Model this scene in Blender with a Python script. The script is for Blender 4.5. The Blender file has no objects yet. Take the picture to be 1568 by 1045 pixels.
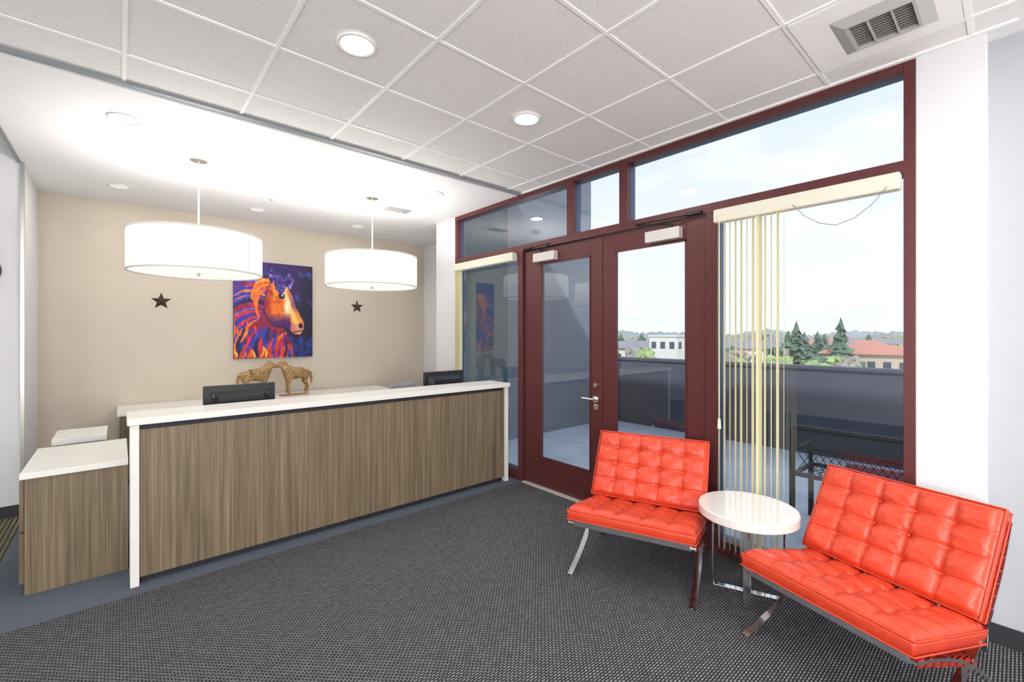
import bpy, bmesh, math, random
from mathutils import Vector, Matrix, noise
random.seed(7)
S=bpy.context.scene
try:
    S.view_settings.view_transform='Standard'
    S.view_settings.look='None'
except Exception as e: print(e)

def lin(c):
    return tuple(((v/255)/12.92 if v/255<=0.04045 else ((v/255+0.055)/1.055)**2.4) for v in c)+(1.0,)

# ---------------- materials ----------------
def newmat(name):
    m=bpy.data.materials.new(name); m.use_nodes=True
    nt=m.node_tree; b=nt.nodes['Principled BSDF']
    return m,nt,b
def mat(name,c,rough=0.5,metal=0.0,bump=0,bscale=100,var=0.0,vscale=5,coat=0,emit=None,estr=0,spec=None,bdist=.005):
    m,nt,b=newmat(name)
    b.inputs['Base Color'].default_value=lin(c); b.inputs['Roughness'].default_value=rough
    b.inputs['Metallic'].default_value=metal
    if spec is not None: b.inputs['Specular IOR Level'].default_value=spec
    if coat: b.inputs['Coat Weight'].default_value=coat; b.inputs['Coat Roughness'].default_value=0.1
    tc=nt.nodes.new('ShaderNodeTexCoord')
    if var>0:
        n=nt.nodes.new('ShaderNodeTexNoise'); n.inputs['Scale'].default_value=vscale; n.inputs['Detail'].default_value=6
        nt.links.new(tc.outputs['Object'],n.inputs['Vector'])
        r=nt.nodes.new('ShaderNodeValToRGB'); l=lin(c)
        r.color_ramp.elements[0].position=.3; r.color_ramp.elements[1].position=.7
        r.color_ramp.elements[0].color=tuple(v*(1-var) for v in l[:3])+(1,)
        r.color_ramp.elements[1].color=tuple(min(1,v*(1+var)) for v in l[:3])+(1,)
        nt.links.new(n.outputs['Fac'],r.inputs['Fac']); nt.links.new(r.outputs['Color'],b.inputs['Base Color'])
    if bump>0:
        n=nt.nodes.new('ShaderNodeTexNoise'); n.inputs['Scale'].default_value=bscale; n.inputs['Detail'].default_value=3
        nt.links.new(tc.outputs['Object'],n.inputs['Vector'])
        bp=nt.nodes.new('ShaderNodeBump'); bp.inputs['Strength'].default_value=bump; bp.inputs['Distance'].default_value=bdist
        nt.links.new(n.outputs['Fac'],bp.inputs['Height']); nt.links.new(bp.outputs['Normal'],b.inputs['Normal'])
    if emit:
        b.inputs['Emission Color'].default_value=lin(emit); b.inputs['Emission Strength'].default_value=estr
    return m
def woodmat(name,c1,c2,c3,sc=(14,14,0.9)):
    m,nt,b=newmat(name)
    tc=nt.nodes.new('ShaderNodeTexCoord'); mp=nt.nodes.new('ShaderNodeMapping'); mp.inputs['Scale'].default_value=sc
    nt.links.new(tc.outputs['Object'],mp.inputs['Vector'])
    n=nt.nodes.new('ShaderNodeTexNoise'); n.inputs['Scale'].default_value=1.6; n.inputs['Detail'].default_value=8; n.inputs['Roughness'].default_value=.6; n.inputs['Distortion'].default_value=.6
    nt.links.new(mp.outputs['Vector'],n.inputs['Vector'])
    mp2=nt.nodes.new('ShaderNodeMapping'); mp2.inputs['Scale'].default_value=(sc[0]*7,sc[1]*7,sc[2]*1.5)
    nt.links.new(tc.outputs['Object'],mp2.inputs['Vector'])
    n2=nt.nodes.new('ShaderNodeTexNoise'); n2.inputs['Scale'].default_value=1.5; n2.inputs['Detail'].default_value=4
    nt.links.new(mp2.outputs['Vector'],n2.inputs['Vector'])
    r=nt.nodes.new('ShaderNodeValToRGB'); e=r.color_ramp.elements
    e[0].position=.30; e[0].color=lin(c1); e[1].position=.70; e[1].color=lin(c3)
    x=e.new(.5); x.color=lin(c2)
    ma=nt.nodes.new('ShaderNodeMath'); ma.operation='MULTIPLY_ADD'; ma.inputs[1].default_value=.6
    mb=nt.nodes.new('ShaderNodeMath'); mb.operation='MULTIPLY_ADD'; mb.inputs[1].default_value=.7; mb.inputs[2].default_value=-.15
    nt.links.new(n.outputs['Fac'],mb.inputs[0]); nt.links.new(n2.outputs['Fac'],ma.inputs[0]); nt.links.new(mb.outputs[0],ma.inputs[2])
    nt.links.new(ma.outputs[0],r.inputs['Fac']); nt.links.new(r.outputs['Color'],b.inputs['Base Color'])
    b.inputs['Roughness'].default_value=.45
    return m

M={}
M['white']=mat('paint_white',(226,226,229),.7,bump=.15,bscale=120)
M['greywall']=mat('paint_grey',(180,183,190),.75,bump=.25,bscale=150)
M['beige']=mat('paint_beige',(210,199,182),.6,bump=.1,bscale=150)
M['gyp']=mat('gypsum_ceiling',(242,242,244),.8)
M['grid']=mat('ceiling_grid_white',(250,250,250),.5)
M['laminate']=mat('white_laminate',(236,235,230),.3)
M['wood']=woodmat('walnut_laminate',(88,75,59),(118,103,82),(150,134,109),sc=(24,24,.6))
M['dark']=mat('dark_toe_kick_and_shadow',(38,42,50),.6)  # toe kicks; also paints shadow in the ceiling reveal and under the desk top
M['base']=mat('rubber_base',(44,45,50),.5)
M['redframe']=mat('oxblood_aluminium',(92,44,46),.4,metal=.15)
M['blueframe']=mat('slate_aluminium',(74,98,130),.4,metal=.3)
M['chrome']=mat('chrome',(238,238,242),.12,metal=1)
M['nickel']=mat('satin_nickel',(190,188,184),.3,metal=1)
M['silver']=mat('silver_paint',(215,210,208),.35,metal=.2)
M['leather']=mat('red_leather',(210,68,42),.36,bump=.55,bscale=26,var=.10,vscale=8,spec=.5,bdist=.006)
M['leatherdk']=mat('red_leather_strap',(150,44,32),.5)
M['gloss']=mat('gloss_white_lacquer',(232,230,226),.12,coat=.6)
M['black']=mat('black_plastic',(24,27,32),.4)
M['greyplastic']=mat('grey_plastic',(72,78,86),.45)
M['fabricgrey']=mat('light_grey_fabric',(170,172,182),.9,bump=.3,bscale=400)
M['cream']=mat('cream_vinyl',(226,223,206),.5)
M['star']=mat('rusted_bronze_metal',(84,72,60),.45,metal=.6,var=.3,vscale=30)
M['stucco']=mat('grey_stucco',(112,120,132),.95,bump=.5,bscale=60,var=.06,vscale=3)
M['clad']=mat('teal_slate_cladding',(62,84,98),.8,bump=.2,bscale=60)
M['parapet']=mat('slate_stucco',(72,78,92),.95,bump=.5,bscale=60,var=.05,vscale=3)
M['balc']=mat('balcony_concrete',(182,193,208),.8,var=.12,vscale=2.5)
M['ground']=mat('valley_ground',(160,158,138),1,var=.25,vscale=.03)
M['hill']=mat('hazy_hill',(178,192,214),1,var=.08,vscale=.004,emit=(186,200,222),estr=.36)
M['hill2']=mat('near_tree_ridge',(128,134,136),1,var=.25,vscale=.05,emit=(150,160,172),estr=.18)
M['conifer']=mat('conifer_green',(84,106,92),1,var=.3,vscale=.6)
M['bare']=mat('bare_branches',(144,140,134),1,var=.35,vscale=.8)
M['spring']=mat('spring_green',(138,160,108),1,var=.35,vscale=.8)
M['bwhite']=mat('building_white',(215,215,212),.9)
M['bbeige']=mat('building_beige',(190,178,162),.9)
M['roofred']=mat('roof_terracotta',(178,124,108),.9)
M['roofgrey']=mat('roof_grey',(128,130,136),.9)
M['bwin']=mat('building_window',(70,80,95),.2)
M['meshblk']=mat('black_powdercoat',(22,24,30),.5)
M['padred']=mat('maroon_outdoor_fabric',(112,48,60),.9)
M['ventdark']=mat('duct_interior',(130,126,122),.9)
M['louvre']=mat('louvre_grey',(186,186,184),.5)
M['trimgrey']=mat('trim_grey',(138,142,146),.5)
M['carved']=woodmat('carved_wood',(104,76,46),(166,132,84),(205,172,122),sc=(5,5,20))
M['shade']=mat('linen_shade_lit',(250,248,244),.8,emit=(255,252,246),estr=.7)
M['diff']=mat('diffuser_lit',(250,248,244),.6,emit=(255,252,248),estr=.7)
M['lamp']=mat('lamp_lens_lit',(255,255,255),.5,emit=(255,250,242),estr=3)
M['lampoff']=mat('lamp_lens_soft',(235,235,232),.3,emit=(255,250,242),estr=.3)
M['shadeedge']=mat('shade_trim',(205,202,194),.6,emit=(255,250,240),estr=.12)
def vanemat():
    m=bpy.data.materials.new('translucent_vane'); m.use_nodes=True; nt=m.node_tree
    for n in list(nt.nodes): nt.nodes.remove(n)
    o=nt.nodes.new('ShaderNodeOutputMaterial'); mx=nt.nodes.new('ShaderNodeMixShader'); mx.inputs[0].default_value=.5
    d=nt.nodes.new('ShaderNodeBsdfDiffuse'); d.inputs['Color'].default_value=lin((244,240,214))
    t=nt.nodes.new('ShaderNodeBsdfTranslucent'); t.inputs['Color'].default_value=lin((250,246,218))
    nt.links.new(d.outputs[0],mx.inputs[1]); nt.links.new(t.outputs[0],mx.inputs[2]); nt.links.new(mx.outputs[0],o.inputs['Surface'])
    return m
M['vane']=vanemat()

# ceiling tile
def tilemat():
    m,nt,b=newmat('acoustic_tile')
    tc=nt.nodes.new('ShaderNodeTexCoord')
    n=nt.nodes.new('ShaderNodeTexNoise'); n.inputs['Scale'].default_value=170; n.inputs['Detail'].default_value=2
    nt.links.new(tc.outputs['Object'],n.inputs['Vector'])
    r=nt.nodes.new('ShaderNodeValToRGB'); r.color_ramp.elements[0].position=.33; r.color_ramp.elements[1].position=.5
    r.color_ramp.elements[0].color=lin((224,223,221)); r.color_ramp.elements[1].color=lin((243,242,240))
    nt.links.new(n.outputs['Fac'],r.inputs['Fac']); nt.links.new(r.outputs['Color'],b.inputs['Base Color'])
    bp=nt.nodes.new('ShaderNodeBump'); bp.inputs['Strength'].default_value=.2; bp.inputs['Distance'].default_value=.002
    nt.links.new(n.outputs['Fac'],bp.inputs['Height']); nt.links.new(bp.outputs['Normal'],b.inputs['Normal'])
    b.inputs['Roughness'].default_value=.95
    return m
M['tile']=tilemat()
def brickcarpet(name,c1,c2,cm,bw,rh,ms,rot=0):
    m,nt,b=newmat(name)
    tc=nt.nodes.new('ShaderNodeTexCoord'); mp=nt.nodes.new('ShaderNodeMapping'); mp.inputs['Rotation'].default_value=(0,0,rot)
    nt.links.new(tc.outputs['Object'],mp.inputs['Vector'])
    k=nt.nodes.new('ShaderNodeTexBrick'); k.inputs['Scale'].default_value=1
    k.inputs['Brick Width'].default_value=bw; k.inputs['Row Height'].default_value=rh; k.inputs['Mortar Size'].default_value=ms
    k.inputs['Mortar Smooth'].default_value=.4
    k.inputs['Color1'].default_value=lin(c1); k.inputs['Color2'].default_value=lin(c2); k.inputs['Mortar'].default_value=lin(cm)
    nt.links.new(mp.outputs['Vector'],k.inputs['Vector']); nt.links.new(k.outputs['Color'],b.inputs['Base Color'])
    bp=nt.nodes.new('ShaderNodeBump'); bp.inputs['Strength'].default_value=.6; bp.inputs['Distance'].default_value=.003; bp.invert=True
    nt.links.new(k.outputs['Fac'],bp.inputs['Height']); nt.links.new(bp.outputs['Normal'],b.inputs['Normal'])
    b.inputs['Roughness'].default_value=.95; b.inputs['Specular IOR Level'].default_value=.15
    return m
M['carpet']=brickcarpet('woven_carpet',(146,146,148),(116,116,119),(46,46,50),.026,.013,.0042)
M['carpet2']=mat('blue_grey_carpet',(98,106,117),.95,bump=.5,bscale=300,var=.08,vscale=60,spec=.1)
M['carpet3']=brickcarpet('striped_carpet',(132,124,98),(98,94,82),(68,66,64),.5,.03,.008,math.pi/2)

def glassmat():
    m=bpy.data.materials.new('window_glass'); m.use_nodes=True; nt=m.node_tree
    for n in list(nt.nodes): nt.nodes.remove(n)
    o=nt.nodes.new('ShaderNodeOutputMaterial'); mx=nt.nodes.new('ShaderNodeMixShader')
    t=nt.nodes.new('ShaderNodeBsdfTransparent'); t.inputs['Color'].default_value=(.95,.975,.985,1)
    g=nt.nodes.new('ShaderNodeBsdfGlossy'); g.inputs['Roughness'].default_value=0.0; g.inputs['Color'].default_value=(.95,.97,1,1)
    lw=nt.nodes.new('ShaderNodeLayerWeight'); lw.inputs['Blend'].default_value=.5
    p=nt.nodes.new('ShaderNodeMath'); p.operation='POWER'; p.inputs[1].default_value=2.6
    q=nt.nodes.new('ShaderNodeMath'); q.operation='MULTIPLY_ADD'; q.inputs[1].default_value=.9; q.inputs[2].default_value=.08
    nt.links.new(lw.outputs['Facing'],p.inputs[0]); nt.links.new(p.outputs[0],q.inputs[0]); nt.links.new(q.outputs[0],mx.inputs[0])
    nt.links.new(t.outputs[0],mx.inputs[1]); nt.links.new(g.outputs[0],mx.inputs[2]); nt.links.new(mx.outputs[0],o.inputs['Surface'])
    return m
M['glass']=glassmat()

# ---------------- mesh builder ----------------
class MB:
    def __init__(s): s.v=[]; s.f=[]; s.m=[]; s.mats=[]; s.sm=[]
    def mi(s,k):
        if k not in s.mats: s.mats.append(k)
        return s.mats.index(k)
    def add(s,vs,fs,k,smooth=False,T=None):
        o=len(s.v)
        s.v+= [tuple(T@Vector(p)) if T is not None else tuple(p) for p in vs]
        for f in fs: s.f.append([i+o for i in f]); s.m.append(s.mi(k)); s.sm.append(smooth)
        return s
    def box(s,x0,x1,y0,y1,z0,z1,k,T=None):
        if x0>x1:x0,x1=x1,x0
        if y0>y1:y0,y1=y1,y0
        vs=[(x,y,z) for z in(z0,z1) for y in(y0,y1) for x in(x0,x1)]
        fs=[(0,2,3,1),(4,5,7,6),(0,1,5,4),(2,6,7,3),(0,4,6,2),(1,3,7,5)]
        return s.add(vs,fs,k,T=T)
    def cyl(s,c,r,h,k,n=32,axis='z',r2=None,T=None,caps=True):
        r2=r if r2 is None else r2
        vs=[];
        for i in range(n):
            a=2*math.pi*i/n; vs.append((r*math.cos(a),r*math.sin(a),0))
        for i in range(n):
            a=2*math.pi*i/n; vs.append((r2*math.cos(a),r2*math.sin(a),h))
        R={'z':lambda p:p,'x':lambda p:(p[2],p[0],p[1]),'y':lambda p:(p[1],p[2],p[0])}[axis]
        vs=[tuple(a+b for a,b in zip(R(p),c)) for p in vs]
        s.add(vs,[(i,(i+1)%n,n+(i+1)%n,n+i) for i in range(n)],k,True,T)
        if caps: s.add(vs,[tuple(range(n))[::-1],tuple(range(n,2*n))],k,False,T)
        return s
    def rod(s,a,b,r,k,n=10,T=None):
        a=Vector(a);b=Vector(b);d=b-a;L=d.length
        q=d.to_track_quat('Z','Y').to_matrix().to_4x4(); TT=Matrix.Translation(a)@q
        if T is not None: TT=T@TT
        return s.cyl((0,0,0),r,L,k,n,T=TT)
    def bar(s,a,b,w,t,k,T=None):
        a=Vector(a);b=Vector(b);d=b-a;L=d.length
        q=d.to_track_quat('Z','Y').to_matrix().to_4x4(); TT=Matrix.Translation(a)@q
        if T is not None: TT=T@TT
        return s.box(-w/2,w/2,-t/2,t/2,0,L,k,T=TT)
    def obj(s,name,parent=None,bevel=0,loc=None,rot=None,segs=2):
        me=bpy.data.meshes.new(name); me.from_pydata(s.v,[],s.f)
        for k in s.mats: me.materials.append(M[k])
        me.polygons.foreach_set('material_index',s.m); me.polygons.foreach_set('use_smooth',s.sm)
        me.update()
        bm=bmesh.new(); bm.from_mesh(me); bmesh.ops.recalc_face_normals(bm,faces=bm.faces); bm.to_mesh(me); bm.free()
        o=bpy.data.objects.new(name,me); S.collection.objects.link(o)
        if parent: o.parent=parent
        if loc: o.location=loc
        if rot: o.rotation_euler=rot
        if bevel:
            b=o.modifiers.new('bevel','BEVEL'); b.width=bevel; b.segments=segs; b.limit_method='ANGLE'; b.angle_limit=math.radians(40)
        return o
def empty(name,loc=(0,0,0),rot=(0,0,0)):
    e=bpy.data.objects.new(name,None); e.location=loc; e.rotation_euler=rot; e.empty_display_size=.1
    S.collection.objects.link(e); return e
def simplebox(name,*a,bevel=0): return MB().box(*a).obj(name,bevel=bevel)

CH=3.12
# ---------------- room shell ----------------
MB().box(-3.5,3.42,-3,3.58,-.15,0,'carpet').obj('floor')
MB().box(-.62,3.42,3.58,5.31,-.15,0,'carpet2').box(-.62,4.0,5.31,6.87,-.15,0,'carpet2').obj('floor_reception')
simplebox('floor_corridor',-3.5,-.62,3.58,5.82,-.15,0,'carpet3')
simplebox('wall_back',-.8,4.15,6.87,7.02,-.15,5,'beige')
simplebox('wall_reception_left',-.80,-.65,5.82,6.87,-.15,5,'white')
simplebox('wall_corridor',-3.5,-.80,5.82,6.0,-.15,5,'white')
simplebox('wall_recess',4.0,4.15,5.31,6.87,-.15,5,'white')
simplebox('wall_pier',3.28,4.15,4.85,5.31,-.15,5,'white',bevel=.004)
simplebox('wall_exterior_cladding',3.41,4.17,4.83,4.85,-.02,5,'clad')
simplebox('wall_column_right',3.28,3.56,.105,.375,-.15,5,'white',bevel=.006)
simplebox('wall_right',3.41,3.56,-3,.105,-.15,5,'greywall')
simplebox('wall_left',-3.65,-3.5,-3,6.0,-.15,5,'white')
simplebox('wall_rear',-3.65,3.56,-3.15,-3,-.15,5,'white')
simplebox('wall_header',3.28,3.5,.375,4.85,3.12,5,'stucco')
MB().box(-.655,-.63,5.80,5.825,0,CH,'nickel').obj('trim_1')
# ceilings
MB().box(-3.5,3.28,-3,3.56,CH+.008,CH+.2,'tile').box(3.28,3.41,-3,.105,CH+.008,CH+.2,'tile').obj('ceiling')
MB().box(-.65,3.28,3.64,6.87,CH,CH+.2,'gyp').box(3.28,4.0,5.31,6.87,CH,CH+.2,'gyp').obj('ceiling_reception')
simplebox('ceiling_corridor',-3.5,-.66,3.64,5.82,CH+.05,CH+.2,'tile')
MB().box(-3.5,3.28,3.585,3.64,CH+.03,CH+.2,'dark').box(-3.5,3.275,3.55,3.585,CH-.012,CH+.03,'trimgrey').box(-3.5,3.275,3.628,3.64,CH-.012,CH+.03,'grid').box(-.675,-.65,3.64,5.82,CH-.01,CH+.06,'trimgrey').obj('trim_2')  # dark box paints the shadow of the ceiling reveal into the colour
g=MB()
ys=[.77+.61*k for k in range(-6,5)]
xs=[.02+.61*k for k in range(-5,6)]
w=.010
for yy in ys:
    if -3<yy<3.5: g.box(-3.5,3.28,yy-w,yy+w,CH+.002,CH+.009,'grid')
for xx in xs:
    if -3.5<xx<3.27: g.box(xx-w,xx+w,-3,3.56,CH+.001,CH+.009,'grid')
g.box(3.255,3.28,.375,3.55,CH-.004,CH+.009,'grid').box(3.25,3.28,-.0,.375,CH-.004,CH+.009,'grid')
g.obj('ceiling_grid')
# baseboards
simplebox('baseboard_right',3.398,3.41,-3,.105,0,.10,'base')
simplebox('baseboard_column',3.27,3.28,.105,.375,0,.10,'base')
simplebox('baseboard_corridor',-3.5,-.655,5.808,5.82,0,.10,'base')
simplebox('baseboard_pier',3.27,3.28,4.85,5.31,0,.10,'base')
simplebox('baseboard_back',-.65,4.0,6.858,6.87,0,.10,'base')

# ---------------- storefront ----------------
XI=3.28; XG=3.335; XO=3.41
def member(b,y0,y1,z0,z1):
    b.box(XI,XG+.005,y0,y1,z0,z1,'redframe'); b.box(XG+.005,XO,y0+.0005,y1-.0005,z0+.0005,z1-.0005,'blueframe')
b=MB()
member(b,4.80,4.85,0,3.12); member(b,3.555,3.63,0,2.50); member(b,1.46,1.54,0,2.50)
member(b,.375,.425,0,3.12)
member(b,.425,4.80,3.07,3.12); member(b,.425,4.80,2.50,2.57)
member(b,2.84,2.92,2.57,3.07); member(b,2.23,2.31,2.57,3.07)
member(b,3.63,4.80,0,.10); member(b,.425,1.46,0,.10)
b.obj('trim_3',bevel=.002)
def pane(name,y0,y1,z0,z1):
    o=MB().add([(XG,y0,z0),(XG,y1,z0),(XG,y1,z1),(XG,y0,z1)],[(0,1,2,3)],'glass').obj(name); return o
pane('window_1',3.63,4.80,.10,2.50); pane('window_2',.425,1.46,.10,2.50)
pane('window_3',2.92,4.80,2.57,3.07); pane('window_4',2.31,2.84,2.57,3.07); pane('window_5',.425,2.23,2.57,3.07)
# doors
def door(name,y0,y1,g0,g1,hy,hinge):
    e=empty(name,(3.33,(y0+y1)/2,0)); cy=(y0+y1)/2
    b=MB(); x0,x1=-.022,.022
    def bx(a,c,z0,z1): b.box(x0,x1,a-cy,c-cy,z0,z1,'redframe')
    bx(y0,g0,.012,2.49); bx(g1,y1,.012,2.49); bx(g0,g1,.012,.31); bx(g0,g1,2.335,2.49)
    o=b.obj('leaf_frame',e,bevel=.003)
    b=MB(); t=.012
    for a,c,z0,z1 in((g0,g0+t,.31,2.335),(g1-t,g1,.31,2.335),(g0,g1,.31,.322),(g0,g1,2.323,2.335)):
        b.box(-.028,-.02,a-cy,c-cy,z0,z1,'redframe')
    b.obj('glazing_bead',e)
    MB().add([(0,g0-cy,.31),(0,g1-cy,.31),(0,g1-cy,2.335),(0,g0-cy,2.335)],[(0,1,2,3)],'glass').obj('glass',e)
    # closer
    b=MB(); sgn=1 if hinge>cy else -1
    ca=hinge-sgn*.34-cy
    b.box(-.085,-.022,ca-.15,ca+.15,2.35,2.44,'silver')
    b.cyl((-.055,ca+sgn*.06,2.44),.016,.03,'black',16)
    b.bar((-.055,ca+sgn*.06,2.475),(-.17,ca-sgn*.18,2.485),.022,.008,'black')
    b.bar((-.17,ca-sgn*.18,2.492),(-.052,ca-sgn*.28+sgn*.55,2.515),.02,.008,'black')
    b.box(-.075,-.05,ca+sgn*.20,ca+sgn*.32,2.505,2.53,'black')
    b.obj('closer',e,bevel=.006)
    if hy:
        b=MB(); h=hy-cy
        b.cyl((-.022,h,1.0),.034,-.012,'chrome',24,axis='x')
        b.cyl((-.034,h,1.0),.012,-.045,'chrome',16,axis='x')
        b.rod((-.075,h-.01,1.0),(-.072,h+.13,1.0),.011,'chrome',12)
        b.box(-.03,-.02,h-.025,h+.025,.90,.95,'chrome')
        b.cyl((-.022,h,1.13),.022,-.02,'chrome',20,axis='x')
        b.obj('handle',e,bevel=.003)
    return e
door('door_1',2.513,3.55,2.645,3.31,2.58,3.55)
door('door_2',1.545,2.507,1.705,2.37,None,1.545)
MB().box(3.26,3.42,1.55,3.55,-.0,.010,'silver').obj('trim_4')

# vertical blinds
def blind(name,y0,y1,vanes):
    e=empty(name,(0,0,0))
    MB().box(3.205,3.278,y0,y1,2.40,2.495,'cream').obj('headrail',e,bevel=.01)
    b=MB()
    for (yy,ang) in vanes:
        T=Matrix.Translation((3.240,yy,0))@Matrix.Rotation(ang,4,'Z')
        n=4; wv=.066; vs=[];fs=[]
        for i in range(n+1):
            u=(i/n-.5)*wv; bow=.003*(1-(2*i/n-1)**2)
            for z in(.06,2.40): vs.append((u,bow,z))
        for i in range(n):
            a=2*i; fs.append((a,a+2,a+3,a+1))
        b.add(vs,fs,'vane',True,T)
        b.box(-.012,.012,-.001,.007,2.395,2.42,'cream',T)
    b.obj('vanes',e)
    return e
e=blind('vertical_blind',3.64,4.79,[(4.765-.016*i,.5+.03*(i%3)) for i in range(8)])
da=[.26,.20,.30,.22,.16,.28,.10,-.25,.14,.22,.06,.28]
e=blind('vertical_blind',.43,1.455,[(1.425-.038*i,da[i]) for i in range(12)])
b=MB(); b.rod((3.195,1.405,.98),(3.195,1.405,2.42),.0025,'cream'); b.cyl((3.195,1.405,.93),.013,.07,'cream',16,r2=.009)
pts=[(3.20,.945,2.42),(3.20,.88,2.335),(3.20,.80,2.275),(3.20,.718,2.25),(3.20,.63,2.275),(3.20,.55,2.335),(3.20,.484,2.42)]
for p,q in zip(pts,pts[1:]): b.rod(p,q,.0022,'trimgrey',6)
b.obj('pull_chain',e)

# ---------------- ceiling fixtures ----------------
def ring(b,c,r0,r1,z0,z1,k,n=40):
    vs=[]
    for r,z in((r1,z1),(r1,z0),(r0,z0),(r0,z1)):
        for i in range(n):
            a=2*math.pi*i/n; vs.append((c[0]+r*math.cos(a),c[1]+r*math.sin(a),z))
    fs=[]
    for j in range(4):
        for i in range(n):
            fs.append((j*n+i,j*n+(i+1)%n,((j+1)%4)*n+(i+1)%n,((j+1)%4)*n+i))
    b.add(vs,fs,k,True)
def light(name,typ,loc,energy,size=.2,parent=None,rot=(0,0,0),col=(1,.975,.94),spread=None,sy=None):
    l=bpy.data.lights.new(name,typ); l.energy=energy; l.color=col
    if typ=='AREA':
        l.shape='DISK' if sy is None else 'RECTANGLE'; l.size=size
        if sy: l.size_y=sy
        if spread: l.spread=spread
    if typ=='POINT': l.shadow_soft_size=size
    o=bpy.data.objects.new(name,l); o.location=loc; o.rotation_euler=rot; S.collection.objects.link(o)
    if parent: o.parent=parent
    return o
for i,(x,yy) in enumerate([(.935,2.295),(2.155,2.295),(-.895,2.295),(-.285,-.145),(1.545,-.145),(2.765,-.755),(-1.505,-.145)]):
    e=empty('recessed_downlight',(x,yy,CH))
    b=MB(); ring(b,(0,0),.083,.10,-.006,.004,'grid'); b.obj('trim_ring',e)
    MB().cyl((0,0,-.003),.083,.008,'lamp',32).obj('lens',e)
    light('bulb','AREA',(0,0,-.008),9,.16,e)
for i,(x,yy) in enumerate([(.03,4.17),(0,6.10),(1.26,6.13),(2.52,6.15),(2.56,4.18)]):
    e=empty('recessed_downlight',(x,yy,CH))
    b=MB(); ring(b,(0,0),.08,.10,-.006,.0,'white'); b.obj('trim_ring',e)
    MB().cyl((0,0,-.003),.08,.003,'lampoff',32).obj('lens',e)
    light('bulb','AREA',(0,0,-.008),5,.15,e)
for x,yy in((-1.5,-1.67),(1.55,-1.67)):  # unseen ceiling panels, added behind the viewer for soft fill light
    e=empty('added_fill_panel',(x,yy,CH))
    MB().box(-.6,.6,-.29,.29,-.01,0,'grid').obj('housing',e)
    light('fill_area','AREA',(0,0,-.02),26,1.1,e,sy=.5)
# globe lamps added unseen behind the viewer, to brighten the ceiling and room
for x,yy,en in((-.9,-1.1,135),(1.35,-1.5,95),(-2.9,-.6,110)):
    e=empty('added_fill_lamp',(x,yy,0))
    b=MB(); b.cyl((0,0,0),.16,.02,'nickel',40); b.rod((0,0,.02),(0,0,1.24),.012,'nickel',16); b.cyl((0,0,1.24),.03,.06,'nickel',24,r2=.07); b.obj('stand',e)
    light('fill_globe','POINT',(0,0,1.44),en,.13,e)
def pendant(x,yy):
    e=empty('drum_pendant_lamp',(x,yy,0)); r=.478; z0,z1=2.117,2.445
    b=MB(); n=96
    ring(b,(0,0),r-.004,r,z0,z1,'shade',n); o=b.obj('shade',e)
    b=MB(); ring(b,(0,0),r-.006,r+.003,z0-.003,z0+.010,'shadeedge',n); ring(b,(0,0),r-.006,r+.003,z1-.008,z1+.003,'shadeedge',n)
    for a in (1.2,3.3,5.4):
        b.box(r-.001,r+.0015,-.003,.003,z0,z1,'shadeedge',Matrix.Rotation(a,4,'Z'))
    b.obj('shade_trim',e)
    MB().cyl((0,0,z0+.008),r-.006,.006,'diff',n).obj('diffuser',e)
    b=MB(); b.cyl((0,0,z0-.02),.012,.03,'nickel',16); b.rod((0,0,z0),(0,0,CH-.02),.007,'louvre',12)
    b.cyl((0,0,CH-.035),.065,.035,'nickel',32,r2=.068); b.cyl((0,0,z1-.03),.02,.05,'nickel',16)
    for k in range(3):
        a=k*2*math.pi/3; b.rod((0,0,z1-.01),(r*math.cos(a),r*math.sin(a),z1-.01),.003,'nickel',8)
    b.obj('stem',e)
    for k in range(3):
        a=k*2*math.pi/3+.5; light('bulb','POINT',(.18*math.cos(a),.18*math.sin(a),z1-.13),9.5,.06,e)
pendant(.51,4.65); pendant(2.08,4.68)
# return air grille
e=empty('ceiling_air_vent',(2.765,.465,CH))
MB().box(-.29,.29,-.29,.29,-.004,.008,'grid').obj('panel',e)
b=MB(); s0,s1=.13,.18
T=Matrix.Translation((.02,-.03,0))
b.add([(-s1,-s1,-.004),(s1,-s1,-.004),(s1,s1,-.004),(-s1,s1,-.004),(-s0,-s0,-.03),(s0,-s0,-.03),(s0,s0,-.03),(-s0,s0,-.03),
       (-s0+.012,-s0+.012,-.03),(s0-.012,-s0+.012,-.03),(s0-.012,s0-.012,-.03),(-s0+.012,s0-.012,-.03),
       (-s0+.012,-s0+.012,-.005),(s0-.012,-s0+.012,-.005),(s0-.012,s0-.012,-.005),(-s0+.012,s0-.012,-.005)],
      [(0,1,5,4),(1,2,6,5),(2,3,7,6),(3,0,4,7),(4,5,9,8),(5,6,10,9),(6,7,11,10),(7,4,8,11),(8,9,13,12),(9,10,14,13),(10,11,15,14),(11,8,12,15)],'louvre',T=T)
b.box(-s0+.012,s0-.012,-s0+.012,s0-.012,-.006,-.004,'ventdark',T)
for k in range(10):
    xx=-s0+.024+k*.0235
    b.box(-.0065,.0065,-s0+.012,s0-.012,-.0008,.0008,'louvre',T@Matrix.Translation((xx,0,-.018))@Matrix.Rotation(-.6,4,'Y'))
for k in(-.045,.045): b.box(-s0+.012,s0-.012,k-.003,k+.003,-.028,-.01,'louvre',T)
b.obj('grille',e)
e=empty('ceiling_diffuser',(2.54,5.0,CH))
b=MB().box(-.19,.19,-.12,.12,-.008,0,'grid').box(-.15,.15,-.085,.085,-.009,-.0075,'ventdark')
for k in range(6): b.box(-.15,.15,-.011,.011,-.001,.001,'grid',Matrix.Translation((0,-.07+.028*k,-.013))@Matrix.Rotation(.5,4,'X'))
b.obj('slots',e)
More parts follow.
